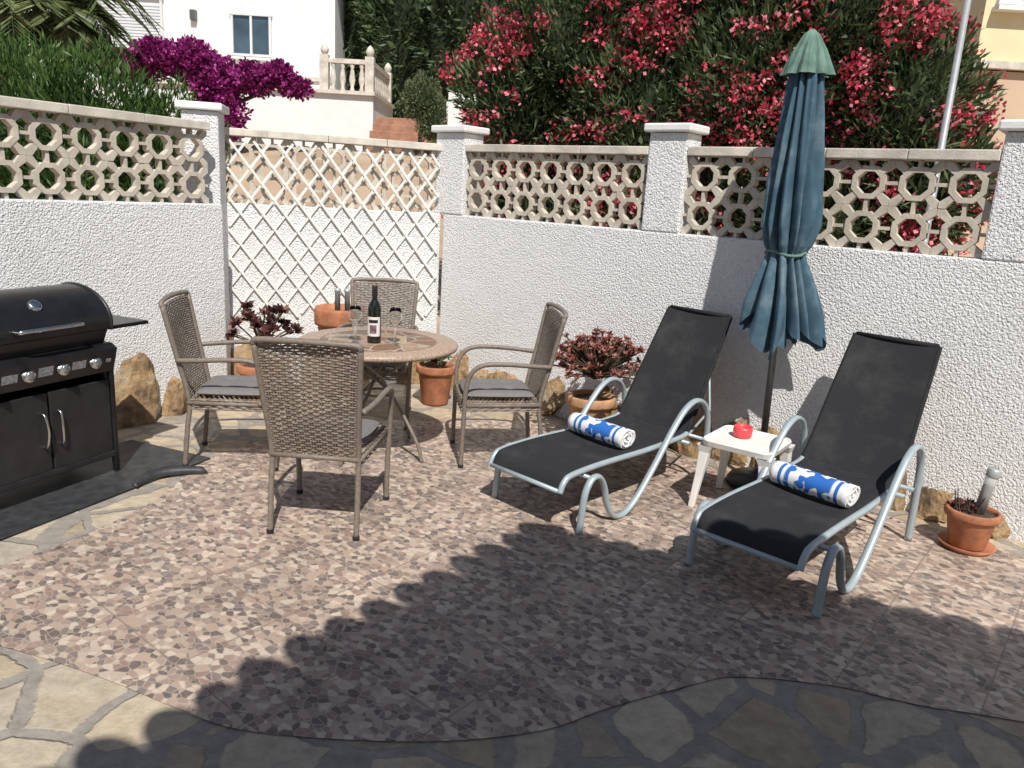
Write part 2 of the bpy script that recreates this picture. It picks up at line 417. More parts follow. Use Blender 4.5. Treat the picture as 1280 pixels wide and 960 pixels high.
rocks_along(R1,Rext,[(.02,.07,.12),(.5,.15,.2)])
v,f=merge(rp); obj('rock_edging',v,f,rockm)

# trellis
def trellis():
    r=empty('wall_trellis'); e,nb=frame2(T0,T1); L=(T1-T0).length
    u0,u1,z0,z1=.02,L+.02,.60,1.98; parts=[]
    dx,dz=.176,.235; sl=dz/dx
    wd=.0095
    for s,vv in((1,-.016),(-1,-.026)):
        k=-40
        while k<60:
            c=k*dz+random.uniform(-.012,.012); k+=1
            za=z0+c; zb=z0+c+s*sl*(u1-u0); ua,ub=u0,u1
            d=zb-za; ta=(z0-za)/d;tb=(z1-za)/d
            if ta>tb:ta,tb=tb,ta
            t0,t1=max(0,ta),min(1,tb)
            if t1<=t0: continue
            a=(ua+(ub-ua)*t0,za+(zb-za)*t0);b=(ua+(ub-ua)*t1,za+(zb-za)*t1)
            dv=Vector((b[0]-a[0],b[1]-a[1]))
            if dv.length<.06: continue
            dn=dv.normalized();pn=Vector((-dn.y,dn.x))*wd
            ja=random.uniform(-.02,.05)*(1 if a[1]<z0+.1 or b[1]<z0+.1 else .3)
            if a[1]<b[1]: a=(a[0]+dn.x*ja,a[1]+dn.y*ja)
            else: b=(b[0]-dn.x*ja,b[1]-dn.y*ja)
            V=[]
            for v in(vv,vv+.009):
                for (p,sg) in((a,1),(b,1),(b,-1),(a,-1)):
                    uu=p[0]+pn.x*sg;zz=p[1]+pn.y*sg
                    q=T0+e*uu+nb*v;V.append((q.x,q.y,zz))
            parts.append((V,[(0,1,2,3),(7,6,5,4),(0,4,5,1),(1,5,6,2),(2,6,7,3),(3,7,4,0)]))
    v,f=merge(parts); obj('slats',v,f,latm,r)
trellis()

# ---------------------------------------------------------------- wicker chair
def make_chair(loc,ang):
    r=empty('wicker_armchair',(loc[0],loc[1],.006),ang)
    def S(s,t):
        hw=.205+.04*t
        return Vector((s*hw,-.235-.115*t-.025*(1-s*s)*sin(pi*min(1,t*1.1)),.40+.585*t-.02*s*s*t))
    def weave(name,Sf,rows,stakes,amp,lenv):
        V=[];F=[]; sub=4; ns=stakes*sub
        for i in range(rows):
            ta=(i+.06)/rows; tb=(i+.94)/rows; tm=(ta+tb)/2
            base=len(V)
            for j in range(ns+1):
                s=-1+2*j/ns
                off=amp*cos(pi*j/sub+pi*(i%2))
                n=(Sf(min(1,s+.01),tm)-Sf(s-.01,tm)).cross(Sf(s,tm+.01)-Sf(s,tm-.01)).normalized()
                for t,b in((ta,-.0022),(tm,.0008),(tb,-.0022)):
                    V.append(Sf(s,t)+n*(off+b*lenv))
            for j in range(ns):
                for k in range(2):
                    a=base+j*3+k; F.append((a,a+3,a+4,a+1))
        return obj(name,V,F,wick,r,smooth=False)
    weave('back_weave',S,44,16,.0035,1)
    st=[]
    for k in range(17):
        s=-1+2*k/16
        st.append(tubev([S(s,t/6) for t in range(7)],.003,5))
    v,f=merge(st); obj('back_stakes',v,f,wick,r)
    fr=[]
    for sx in(-1,1):
        fr.append(tubev(catmull([(sx*.215,-.275,0),(sx*.215,-.25,.25),(sx*.213,-.235,.42),(sx*.228,-.29,.68),(sx*.248,-.35,.97)],5),.0145,10))
        fr.append(tubev(catmull([(sx*.245,.255,0),(sx*.25,.25,.25),(sx*.262,.245,.50),(sx*.272,.215,.615),(sx*.276,.14,.668),(sx*.276,0,.675),(sx*.268,-.16,.665),(sx*.245,-.285,.655)],6),.0145,10))
        fr.append(tubev([(sx*.24,.25,.40),(sx*.22,-.24,.40)],.012,8))
    fr.append(tubev(catmull([(-.248,-.35,.965),(-.235,-.358,.985),(-.12,-.372,.992),(0,-.376,.994),(.12,-.372,.992),(.235,-.358,.985),(.248,-.35,.965)],4),.015,10))
    fr.append(tubev([(-.245,.25,.40),(.245,.25,.40)],.013,8)); fr.append(tubev([(-.215,-.24,.40),(.215,-.24,.40)],.013,8))
    v,f=merge(fr); obj('frame',v,f,frame_t,r,smooth=True)
    ft=[lathev([(0.0,0),(.018,0),(.018,.02),(.0,.021)],12,c) for c in((.215,-.275,0),(-.215,-.275,0),(.245,.255,0),(-.245,.255,0))]
    v,f=merge(ft); obj('feet',v,f,blackp,r)
    Sf=lambda s,t: Vector((s*(.22+.02*t),-.235+.49*t,.425-.006*(1-s*s)))
    weave('seat_weave',Sf,34,14,.003,1)
    Sk=lambda s,t: Vector((s*.24,.264,.36+.065*t))
    weave('seat_apron',Sk,5,14,.003,1)
    for sx in(-1,1):
        Ss=lambda s,t: Vector((sx*(.232+.012*s),s*.24+.008,.36+.065*t))
        weave('side_apron',Ss,5,14,.003,1)
    V=[];F=[];n=22
    for side in(0,1):
        for j in range(n+1):
            for i in range(n+1):
                s=-1+2*i/n;t=-1+2*j/n
                e=(1-abs(s)**6)*(1-abs(t)**6); e=max(0,e)**.5
                tuft=0
                for cx in(-.33,.33,):
                    for cy in(-.33,.33):
                        tuft+=math.exp(-((s-cx)**2+(t-cy)**2)/.02)
                z=(.455+e*.026-tuft*.014) if side==0 else (.455-e*.02)
                V.append((s*.215*(1-.04*t*t),t*.225*(1-.03*s*s)+.015,z))
    m=(n+1)**2
    for j in range(n):
        for i in range(n):
            a=j*(n+1)+i;F.append((a,a+1,a+n+2,a+n+1));a+=m;F.append((a+n+1,a+n+2,a+1,a))
    obj('cushion',V,F,cush,r,smooth=True)
    return r
make_chair((-.92,3.80),radians(-3))
make_chair((-1.67,4.60),radians(-83))
make_chair((-.09,4.92),radians(101))
make_chair((-1.0,5.60),radians(183))

# ---------------------------------------------------------------- table
tb=empty('round_patio_table',(-.86,4.84,.006),.3)
lathe('top',[(0,.742),(.488,.742),(.5,.736),(.503,.722),(.498,.708),(.47,.705),(0,.705)],topm,tb,64)
fr=[]
for a in range(4):
    A=a*pi/2+pi/4; c,s=cos(A),sin(A)
    fr.append(tubev(catmull([(.36*c,.36*s,.0),(.30*c,.30*s,.15),(.09*c,.09*s,.42),(-.08*c+.05*s,-.08*s-.05*c,.55),(-.28*c,-.28*s,.70)],6),.011,8))
fr.append(tubev([(.3*cos(t*pi/12),.3*sin(t*pi/12),.70) for t in range(25)],.01,8))
fr.append(tubev([(.1*cos(t*pi/8),.1*sin(t*pi/8),.40) for t in range(17)],.009,8))
v,f=merge(fr); obj('metal_legs',v,f,frame_t,tb,smooth=True)
bt=empty('wine_bottle',(-.875,4.76,.749),0)
BS=1.1
lathe('glass_body',[(r*BS,z*BS) for r,z in [(0,0),(.034,0),(.038,.006),(.038,.195),(.034,.215),(.02,.238),(.015,.25),(.0145,.30),(0,.30)]],bottlem,bt)
lathe('foil_capsule',[(r*BS,z*BS) for r,z in [(.0155,.262),(.0165,.264),(.0165,.318),(.0155,.322),(0,.322)]],blackp,bt)
lab=simple('bottle_label',(.72,.70,.66),.7,0,.1,20); lab2=simple('label_print',(.20,.10,.14),.7,0,.6,60)
def arcpatch(name,r,a0,a1,z0,z1,mat,par):
    V=[];n=14
    for z in(z0,z1):
        for k in range(n+1):
            a=a0+(a1-a0)*k/n;V.append((r*cos(a),r*sin(a),z))
    obj(name,V,[(k,k+1,n+2+k,n+1+k) for k in range(n)],mat,par,True)
arcpatch('label',.0426,-pi/2-1.1,-pi/2+1.1,.045,.165,lab,bt)
arcpatch('label_picture',.0432,-pi/2-.5,-pi/2+.5,.062,.115,lab2,bt)
arcpatch('label_title',.0432,-pi/2-.7,-pi/2+.7,.128,.148,blackp,bt)
for gx,gy in((-.745,4.76),(-.99,4.74)):
    g=empty('wine_glass',(gx,gy,.749))
    lathe('glass',[(0,.002),(.036,.001),(.034,.005),(.006,.012),(.004,.03),(.004,.095),(.012,.106),(.034,.13),(.042,.16),(.040,.19),(.034,.222),(.0325,.222),(.038,.19),(.040,.16),(.032,.132),(.0,.110)],glassm,g,32)

# ---------------------------------------------------------------- sun loungers
def lounger(loc,ang):
    r=empty('sun_lounger',(loc[0],loc[1],.006),ang)
    prof=[(-.13,.235),(-.10,.29),(-.04,.315),(.2,.325),(.6,.32),(.95,.33),(1.03,.345)]
    back=[(1.03,.345),(1.13,.49),(1.26,.715),(1.39,.93),(1.445,1.02)]
    W0=.25
    def Wy(y,z): return W0-.03*max(0,(z-.345)/.7)
    P=catmull([(0,y,z) for y,z in prof],8); V=[];F=[];n=14
    for p in P:
        W=W0+.018
        for i in range(n+1):
            s=-1+2*i/n; V.append((s*W,p.y,p.z+.017-.024*(1-s*s)-(.018 if abs(s)==1 else 0)))
    for j in range(len(P)-1):
        for i in range(n):
            a=j*(n+1)+i;F.append((a,a+1,a+n+2,a+n+1))
    obj('seat_sling',V,F,sling,r,smooth=True)
    P=catmull([(0,y,z) for y,z in back],8); V=[];F=[]
    for p in P:
        W=Wy(p.y,p.z)
        for i in range(n+1):
            s=-1+2*i/n; V.append((s*W,p.y-.012+.014*(1-s*s),p.z+.004-.008*(1-s*s)))
    for j in range(len(P)-1):
        for i in range(n):
            a=j*(n+1)+i;F.append((a,a+1,a+n+2,a+n+1))
    obj('back_sling',V,F,sling,r,smooth=True)
    fr=[];bk=[]
    for sx in(-1,1):
        fr.append(tubev(catmull([(sx*(W0+.006),y,z-.004) for y,z in prof],5),.0165,8))
        bk.append(tubev(catmull([(sx*(Wy(y,z)+.004),y,z) for y,z in back],5),.0145,8))
    v,f=merge(fr); obj('side_rails',v,f,alum,r,smooth=True)
    bk.append(tubev([(-W0+.03,1.445,1.022),(W0-.03,1.445,1.022)],.0145,8))
    v,f=merge(bk); obj('back_hem',v,f,hem,r,smooth=True)
    cb=[tubev([(-W0-.06,y,z),(W0+.06,y,z)],.012,8) for y,z in((.06,.285),(.98,.30),(1.13,.30))]
    cb.append(tubev([(-W0,-.128,.238),(W0,-.128,.238)],.013,8))
    for sx in(-1,1): cb.append(tubev([(sx*.2,1.29,.74),(sx*.2,1.37,.42),(sx*.2,1.15,.30)],.009,8))
    v,f=merge(cb); obj('cross_bars',v,f,alum,r,smooth=True)
    wv=[]
    for sx in(-1,1):
        X=sx*(W0+.065)
        wv.append(tubev(catmull([(X,-.02,.0),(X,-.01,.12),(X,.005,.22),(X,.05,.285),(X,.11,.285),(X,.16,.22),(X,.20,.11),(X,.27,.025),(X,.37,.018),(X,.48,.09),(X,.62,.24),(X,.76,.41),(X,.88,.525),(X,.99,.565),(X,1.09,.53),(X,1.15,.43),(X,1.17,.25),(X,1.18,.0)],6),.0150,10,True,1.35))
    v,f=merge(wv); obj('wave_legs_armrests',v,f,alum,r,smooth=True)
    return r
LA=radians(-44)
l1=lounger((.18,3.97),LA); l2=lounger((1.15,3.26),radians(-43))
def towel(lg,yl,da,tag):
    a=LA; c=Vector((lg.location.x,lg.location.y))+Vector((-sin(a),cos(a)))*yl
    t=empty('rolled_towel',(c.x,c.y,.397),a+da)
    V=[];F=[];n=110;turns=4.2;m=18
    prof=[]
    for k in range(n+1):
        th=2*pi*turns*k/n; rr=.012+.05*(k/n); prof.append((rr*cos(th-.5),rr*sin(th-.5)*.95))
    for i in range(m+1):
        u=-1+2*i/m; x=u*.205
        for k,(y,z) in enumerate(prof):
            q=.004*noise.noise(Vector((x*14,y*30,z*30+tag)))
            V.append((x+.006*sin(k*.35+tag)*(1 if u>0 else -1)*abs(u)**8,y*(1+q*8),z*(1+q*8)))
    for i in range(m):
        for k in range(n):
            a0=i*(n+1)+k;F.append((a0,a0+n+1,a0+n+2,a0+1))
    o=obj('towel_roll',V,F,towelm,t,smooth=True); s=o.modifiers.new('s','SOLIDIFY'); s.thickness=.0095; s.offset=0
towel(l1,.50,radians(-4),1.3); towel(l2,.52,radians(-6),7.7)

# ---------------------------------------------------------------- side table
s=empty('plastic_side_table',(1.36,4.25,.006),radians(-36))
def rr(hx,hy,rad,n=6):
    out=[]
    for (cx,cy,a0) in((hx-rad,hy-rad,0),(-hx+rad,hy-rad,pi/2),(-hx+rad,-hy+rad,pi),(hx-rad,-hy+rad,3*pi/2)):
        for k in range(n+1): a=a0+pi/2*k/n; out.append((cx+rad*cos(a),cy+rad*sin(a)))
    return out
def stack(name,lv,mat,par):
    V=[];F=[]
    for hx,hy,rad,z in lv:
        for x,y in rr(hx,hy,rad): V.append((x,y,z))
    n=28
    for i in range(len(lv)-1):
        for k in range(n): k2=(k+1)%n;F.append((i*n+k,i*n+k2,(i+1)*n+k2,(i+1)*n+k))
    F.append(tuple(range((len(lv)-1)*n,len(lv)*n)));F.append(tuple(range(n-1,-1,-1)))
    return obj(name,V,F,mat,par)
stack('top',[(.185,.185,.05,.375),(.195,.195,.05,.378),(.203,.203,.055,.408),(.198,.198,.05,.416),(.19,.19,.045,.416),(.186,.186,.045,.410)],plastic,s)
for sx in(-1,1):
    for sy in(-1,1):
        V=[];F=[]
        for z,o,wd in((0,.205,.018),(.2,.185,.024),(.34,.172,.034),(.38,.168,.05)):
            for a,b in((-1,-1),(1,-1),(1,1),(-1,1)): V.append((sx*o+a*wd*.9,sy*o+b*wd*.9,z))
        for i in range(3):
            for k in range(4): k2=(k+1)%4;F.append((i*4+k,i*4+k2,i*4+4+k2,i*4+4+k))
        F.append((3,2,1,0)); bevel(obj('leg',V,F,plastic,s),.006)
rb=empty('red_ashtray',(1.34,4.29,.419))
lathe('bowl',[(0,0),(.044,0),(.052,.008),(.055,.04),(.053,.062),(.047,.062),(.045,.045),(.04,.03),(0,.028)],redp,rb)

# ---------------------------------------------------------------- umbrella
um=empty('closed_parasol',(1.585,4.63,0),rot=(0,radians(-1.1),0))
lathe('pole',[(0,.02),(.021,.02),(.021,2.64),(.0,2.66)],dsteel,um,16)
lathe('base',[(0,.012),(.19,.012),(.20,.03),(.18,.06),(.08,.085),(.035,.1),(.032,.26),(.022,.26)],blackp,um,40)
def clothloft(name,lv,lobes,mat,seed,ragged=0,sharp=.6,skew=0):
    V=[];F=[];seg=160
    L=[]
    for i in range(len(lv)-1):
        for k in range(6):
            t=k/6
            L.append(tuple(a+(b-a)*t for a,b in zip(lv[i],lv[i+1])))
    L.append(lv[-1])
    for z,r,am in L:
        for k in range(seg):
            a=2*pi*k/seg; 
            tw=a+.16*(2.4-z)+.42*noise.noise(Vector((cos(a)*1.3,sin(a)*1.3,z*1.1+seed)))
            w=abs(sin(tw*lobes/2)); w=w**sharp
            fine=noise.noise(Vector((cos(a)*5,sin(a)*5,z*2.0+seed)))
            big=noise.noise(Vector((cos(a)*.9,sin(a)*.9,z*.8+seed*2)))
            rad=r*(1-am+am*1.3*w)*(1+.18*fine+.18*big)
            zz=z
            if ragged and z<1.25: zz=z+ (1.25-z)/.3*ragged*(1.2*noise.noise(Vector((cos(a)*1.8,sin(a)*1.8,seed+9)))+.45*(1-w))
            V.append((rad*cos(a)+skew*max(0,1.45-z),rad*sin(a),zz))
    for i in range(len(L)-1):
        for k in range(seg):
            k2=(k+1)%seg;F.append((i*seg+k,i*seg+k2,(i+1)*seg+k2,(i+1)*seg+k))
    o=obj(name,V,F,mat,um,smooth=True); return o
clothloft('canvas',[(2.55,.045,.3),(2.4,.088,.42),(2.15,.108,.48),(1.85,.132,.5),(1.62,.138,.48),(1.50,.118,.38),(1.455,.098,.25),(1.41,.112,.35),(1.28,.155,.5),(1.12,.19,.6),(.96,.205,.64)],11,cloth,3.3,.22,.7,.06)
clothloft('inner_folds',[(1.40,.07,.4),(1.2,.10,.5),(.93,.12,.5)],6,cloth,8.3,.08,.7)
clothloft('top_cap',[(2.67,.010,.0),(2.64,.04,.1),(2.56,.08,.2),(2.49,.105,.28),(2.43,.125,.38)],8,capcloth,5.1)
v,f=tubev([(.110*cos(t*pi/12)*(1+.05*sin(t*2)),.110*sin(t*pi/12),1.455+.012*sin(t*.6)) for t in range(25)],.009,8,False); obj('tie_strap',v,f,capcloth,um,smooth=True)

# ---------------------------------------------------------------- barbecue
BH=.385
bq=empty('gas_barbecue',(-2.585,3.915,.016),radians(68))
box('cabinet_back',(0,.2,.36),(2*BH-.02,.02,.5),blackp,bq)
box('cabinet_side',(BH-.02,-.01,.36),(.02,.40,.5),blackp,bq,.004)
box('cabinet_side',(-BH+.02,-.01,.36),(.02,.40,.5),blackp,bq,.004)
box('bottom_shelf',(0,-.01,.12),(2*BH,.44,.035),blackp,bq,.006)
for sx in(-1,1):
    box('door',(sx*(BH/2-.006),-.215,.345),(BH-.022,.018,.42),blackp,bq,.006)
    tube('door_handle',[(sx*.045,-.224,.27),(sx*.045,-.25,.28),(sx*.04,-.262,.36),(sx*.045,-.25,.44),(sx*.045,-.224,.45)],.007,steel,bq)
    for sy in(-1,1):
        box('leg_post',(sx*BH,sy*.205-.01,.31),(.03,.03,.6),blackm,bq,.005)
w=BH+.01
pv=[(-w,-.235,.60),(w,-.235,.60),(w,-.275,.735),(-w,-.275,.735),(-w,.2,.60),(w,.2,.60),(w,.2,.76),(-w,.2,.76),(w,-.235,.76),(-w,-.235,.76)]
pf=[(0,1,2,3),(3,2,8,9),(9,8,6,7),(4,7,6,5),(0,4,5,1),(1,5,6,8,2),(0,3,9,7,4)]
bevel(obj('control_panel',pv,pf,blackm,bq),.006)
for kx in(-.31,-.12,.07,.26):
    M=Matrix.Translation((kx,-.257,.672))@Matrix.Rotation(radians(90-16),4,'X')
    v,f=lathev([(0,-.002),(.034,-.002),(.036,.004),(.034,.007),(.024,.008),(.022,.03),(.018,.034),(0,.034)],28)
    obj('knob',[M@Vector(p) for p in v],f,steel,bq,smooth=True)
    v,f=boxv((0,0,.038),(.008,.038,.012)); bevel(obj('knob_grip',[M@Vector(p) for p in v],f,dsteel,bq),.002)
for (kx,kw,kz,kh) in((.165,.08,.675,.045),(-.025,.08,.675,.05),(-.215,.08,.67,.045),(.345,.03,.67,.02)):
    v,f=boxv((0,0,0),(kw,.0015,kh)); M=Matrix.Translation((kx,-.2575,kz))@Matrix.Rotation(radians(16.5),4,'X')
    obj('printed_label',[M@Vector(p) for p in v],f,greyg,bq)
w=BH-.02
fb=[(-w,-.21,.76),(w,-.21,.76),(w+.01,-.235,.84),(-w-.01,-.235,.84),(-w,.19,.76),(w,.19,.76),(w+.01,.2,.84),(-w-.01,.2,.84)]
bevel(obj('firebox',fb,[(0,1,2,3),(1,5,6,2),(5,4,7,6),(4,0,3,7),(3,2,6,7),(4,5,1,0)],blackm,bq),.006)
pr=[(-.245,.843),(-.252,.88),(-.24,.93),(-.205,.98),(-.15,1.02),(-.07,1.05),(.02,1.06),(.11,1.045),(.17,1.01),(.20,.96),(.205,.843)]
pc=catmull([(0,y,z) for y,z in pr],4)
V=[];F=[];w=BH-.005;xs=[(-w,.985),(-w+.007,1.0),(w-.007,1.0),(w,.985)]
for x,s_ in xs:
    for p in pc: V.append((x,(p.y)*s_,.843+(p.z-.843)*s_))
n=len(pc)
for i in range(3):
    for k in range(n-1): F.append((i*n+k,(i+1)*n+k,(i+1)*n+k+1,i*n+k+1))
F.append(tuple(range(n)));F.append(tuple(range(4*n-1,3*n-1,-1)))
o=obj('lid',V,F,blackm,bq,smooth=False)
for x in(-w-.004,w+.004):
    v,f=tubev([(x,p.y*.99,.845+(p.z-.843)*.98) for p in pc],.011,8); obj('lid_rim',v,f,blackp,bq,smooth=True)
tube('lid_handle',[(-.17,-.25,.895),(-.17,-.29,.895),(-.15,-.305,.90),(0,-.308,.90),(.15,-.305,.90),(.17,-.29,.895),(.17,-.25,.895)],.011,steel,bq,sm=4)
M=Matrix.Translation((.0,-.185,1.0))@Matrix.Rotation(radians(45),4,'X')
v,f=lathev([(0,.012),(.026,.012),(.032,.008),(.034,-.005)],28); obj('thermometer',[M@Vector(p) for p in v],f,steel,bq,smooth=True)
for sx in(-1,1):
    box('side_shelf',(sx*(BH+.155),-.02,.835),(.27,.38,.022),blackm,bq,.008); box('side_shelf_bracket',(sx*(BH+.06),-.02,.79),(.12,.03,.06),blackp,bq,.004)
for sy in(-.225,.18):
    M=Matrix.Translation((-BH-.03,sy,.065))@Matrix.Rotation(radians(90),4,'Y')
    v,f=lathev([(0,-.02),(.03,-.02),(.04,-.016),(.055,-.02),(.065,-.012),(.065,.012),(.055,.02),(.04,.016),(.03,.02),(0,.02)],28)
    obj('wheel',[M@Vector(p) for p in v],f,rubber,bq,smooth=True)
mt=empty('rubber_mat',(-2.61,3.83,.0),radians(68))
o=box('mat_sheet',(-.02,-.14,.011),(1.9,.66,.008),rubber,mt,.002)
V=[];F=[]
n=16
for k in range(n+1):
    a=k/n; x=.36+.36*a; y=-.47+.05*sin(a*pi)
    for (dy,z) in((-.02,.006),(.02,.022+.03*sin(a*2.6))): V.append((x,y+dy-.16*a*a,z+.012))
for k in range(n): F.append((2*k,2*k+2,2*k+3,2*k+1))
o=obj('curled_strip',V,F,rubber,mt,smooth=True); sm=o.modifiers.new('s','SOLIDIFY'); sm.thickness=.006

# ---------------------------------------------------------------- leaves helper
def leafmesh(name,P,D,L,W,mat,parent,up=None):
    n=len(P); D=D/np.linalg.norm(D,axis=1,keepdims=True)
    R=rng.normal(size=(n,3)) if up is None else rng.normal(size=(n,3))*.1+np.array(up)
    S=np.cross(D,R); S/=np.linalg.norm(S,axis=1,keepdims=True)+1e-9
    L=L*rng.uniform(.7,1.25,(n,1)); W=W*rng.uniform(.75,1.2,(n,1))
    V=np.empty((n,4,3)); V[:,0]=P; V[:,1]=P+D*L*.5+S*W*.5; V[:,2]=P+D*L; V[:,3]=P+D*L*.5-S*W*.5
    me=bpy.data.meshes.new(name); me.vertices.add(n*4); me.vertices.foreach_set('co',V.reshape(-1))
    me.loops.add(n*4); me.loops.foreach_set('vertex_index',np.arange(n*4,dtype=np.int32))
    me.polygons.add(n); me.polygons.foreach_set('loop_start',np.arange(0,n*4,4,dtype=np.int32)); me.polygons.foreach_set('loop_total',np.full(n,4,dtype=np.int32))
    me.update(calc_edges=True); at=me.attributes.new('tint','FLOAT','FACE'); at.data.foreach_set('value',rng.uniform(0,1,n).astype(np.float32))
    me.materials.append(mat); o=bpy.data.objects.new(name,me); COL.objects.link(o); o.parent=parent; return o
def clump_points(cl,n,depth=.25,front=False):
    vol=np.array([c[1][0]*c[1][1]+c[1][1]*c[1][2]+c[1][0]*c[1][2] for c in cl]); idx=rng.choice(len(cl),n,p=vol/vol.sum())
    C=np.array([c[0] for c in cl])[idx]; Rd=np.array([c[1] for c in cl])[idx]
    d=rng.normal(size=(n,3))
    if front: d[:,1]=np.where(rng.uniform(size=n)<.75,-np.abs(d[:,1]),d[:,1])
    d/=np.linalg.norm(d,axis=1,keepdims=True)
    lump=1+.16*np.sin(7*d[:,0]+3*C[:,0]+2)*np.sin(6*d[:,2]+C[:,0]*5)+.11*np.sin(13*d[:,0]+C[:,2])*np.sin(15*d[:,1]+4)*np.sin(12*d[:,2])
    r=(1-np.abs(rng.normal(size=n))*depth)*lump
    P=C+d*Rd*r[:,None]; return P,d,C,Rd
def bush(name,cl,n,L,W,mat,upb=.6,depth=.22,flowers=None,trunks=None,core=.62):
    r=empty(name); P,d,C,Rd=clump_points(cl,n,depth,True)
    D=d+rng.normal(size=(n,3))*.6+np.array([0,0,upb])
    leafmesh('leaves',P,D,L,W,mat,r)
    parts=[]
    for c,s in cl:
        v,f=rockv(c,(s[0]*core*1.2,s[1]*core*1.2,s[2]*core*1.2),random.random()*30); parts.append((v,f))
    v,f=merge(parts); obj('light_block_core',v,f,core_dark,r)  # dark blobs added inside the clumps to block light between leaves
    if flowers:
        nc,per,cr,ps,fm=flowers
        P,d,C,Rd=clump_points(cl,nc,.04,True)
        keep=np.array([noise.noise(Vector(p*1.7))>-.12 for p in P]); P=P[keep];d=d[keep]; nc=len(P)
        P=P+d*.05
        PP=np.repeat(P,per,axis=0)+rng.normal(size=(nc*per,3))*cr*np.array([1,1,.8])
        leafmesh('flowers',PP,rng.normal(size=(nc*per,3))+np.array([0,-.6,.4]),ps,ps*.9,fm,r)
    if trunks:
        pt=[]
        for (a,b,rad) in trunks:
            a=Vector(a);b=Vector(b); m=(a+b)/2+Vector((random.uniform(-.1,.1),random.uniform(-.1,.1),0))
            pt.append(tubev(catmull([a,m,b],5),[rad*(1-.6*i/10) for i in range(11)],8))
        v,f=merge(pt); obj('trunk_and_limbs',v,f,wood,r,smooth=True)
    return r
ole=[((-.05,9.2,2.6),(.75,.8,.95)),((.5,9.0,3.3),(.8,.9,1.0)),((1.3,8.7,2.5),(1.0,.9,1.2)),((1.6,8.8,4.0),(1.2,1.0,1.1)),((2.3,8.2,2.9),(1.0,1.0,1.2)),((2.25,8.4,4.2),(1.1,1.,1.0)),((2.85,7.8,3.4),(.75,.9,.95)),((3.35,7.6,2.65),(.65,.8,.75)),((.2,9.1,1.5),(.9,.7,.9)),((1.7,8.5,1.4),(1.2,.8,.9)),((3.0,7.9,1.5),(1.1,.8,.9)),((.9,9.2,4.4),(.9,.9,.9)),((3.65,7.3,2.0),(.5,.5,.6))]
tr=[((x+.1,y,.0),(x,y,z),.05) for (x,y,z),_ in ole if z>2]
bush('oleander_bush',ole,80000,.13,.027,lf_ole,.7,.16,(2100,26,.06,.045,fl_ole),tr)
hd=[((-6.6,9.4,1.7),(1.0,.9,1.4)),((-5.6,9.2,1.65),(1.0,.9,1.38)),((-4.8,9.1,1.6),(.9,.8,1.3)),((-4.1,9.2,1.5),(.7,.7,1.1))]
bush('green_hedge',hd,34000,.12,.024,lf_hedge,1.0,.12,None,[((x,y,0),(x,y,z),.06) for (x,y,z),_ in hd])
bo=[((-7.2,15,3.55),(.6,.5,.26)),((-6.7,14.9,3.75),(.45,.5,.26)),((-6.1,15,3.7),(.5,.6,.34)),((-5.7,15,3.3),(.45,.6,.5)),((-5.55,14.9,2.75),(.40,.5,.6)),((-5.0,15,3.45),(.45,.5,.28)),((-4.55,15,3.55),(.3,.4,.2)),((-4.25,15,3.35),(.3,.3,.18))]
bush('bougainvillea',bo,17000,.08,.06,fl_bou,.1,.32,None,[((-5.5,15,1.9),(-5.7,15,3.3),.08),((-5.6,15,2.9),(-6.9,15,3.6),.05),((-5.6,15,2.9),(-4.5,15,3.4),.05)],.5)
tz=[((-4.4,24,6.2),(1.3,1.5,2.2)),((-3.0,23,5.6),(1.6,1.5,2.6)),((-1.4,22,5.8),(1.6,1.5,2.7)),((-3.4,24,3.6),(1.5,1.2,1.5)),((-2.0,24,8.0),(2.0,1.5,1.8)),((.2,22,6.2),(1.7,1.4,2.6)),((-3.9,25,8.0),(1.6,1.4,1.6))]
bush('pine_tree',tz,26000,.26,.07,lf_dark,.3,.25,None,[((x,y,2),(x,y,z),.18) for (x,y,z),_ in tz],.7)
tz2=[((x,30+random.uniform(-2,2),3.6+random.uniform(0,2.5)),(2.6,2,3.6)) for x in (3,7,11,15,19,24,-22,-26)]
bush('distant_tree_line',tz2,12000,.5,.22,lf_dark,.3,.2,core=.78)
bush('olive_shrub',[((-2.0,15.5,3.35),(.38,.35,.42)),((-1.8,15.5,2.9),(.3,.3,.4))],5000,.07,.02,lf_oliv,.8,.25,None,[((-1.95,15.5,2.0),(-1.95,15.5,3.2),.05)])
pm=empty('palm_tree')
v,f=tubev(catmull([(-7.4,11.5,-.1),(-7.35,11.5,1.8),(-7.3,11.5,3.4),(-7.25,11.5,4.3)],6),[.24]*19,12); obj('trunk',v,f,wood,pm)
PP=[];DD=[];ribs=[]
for (cx,cy,cz,nf,LL) in((-7.25,11.5,4.3,46,1.9),(-6.35,11.2,3.7,34,.8)):
    for k in range(nf):
        az=random.uniform(0,2*pi);el=random.uniform(-.5,1.2);L=LL*random.uniform(.8,1.1)
        pts=[];p=Vector((cx,cy,cz));dv=Vector((cos(az)*cos(el),sin(az)*cos(el),sin(el)))
        for i in range(12):
            pts.append(p.copy()); p=p+dv*(L/11); dv=(dv+Vector((0,0,-.11))).normalized()
        ribs.append(tubev(pts,[.014*(1-.07*i) for i in range(12)],5))
        for i in range(1,12):
            for rep in range(3):
                t=(pts[i]-pts[i-1]).normalized(); side=t.cross(Vector((0,0,1))).normalized()
                q=pts[i-1].lerp(pts[i],rep/3)
                for sg in(-1,1):
                    PP.append(q);DD.append(side*sg+t*.9+Vector((0,0,-.25)))
v,f=merge(ribs); obj('frond_ribs',v,f,lf_palm,pm)
leafmesh('fronds',np.array(PP),np.array(DD),.42,.032,lf_palm,pm)
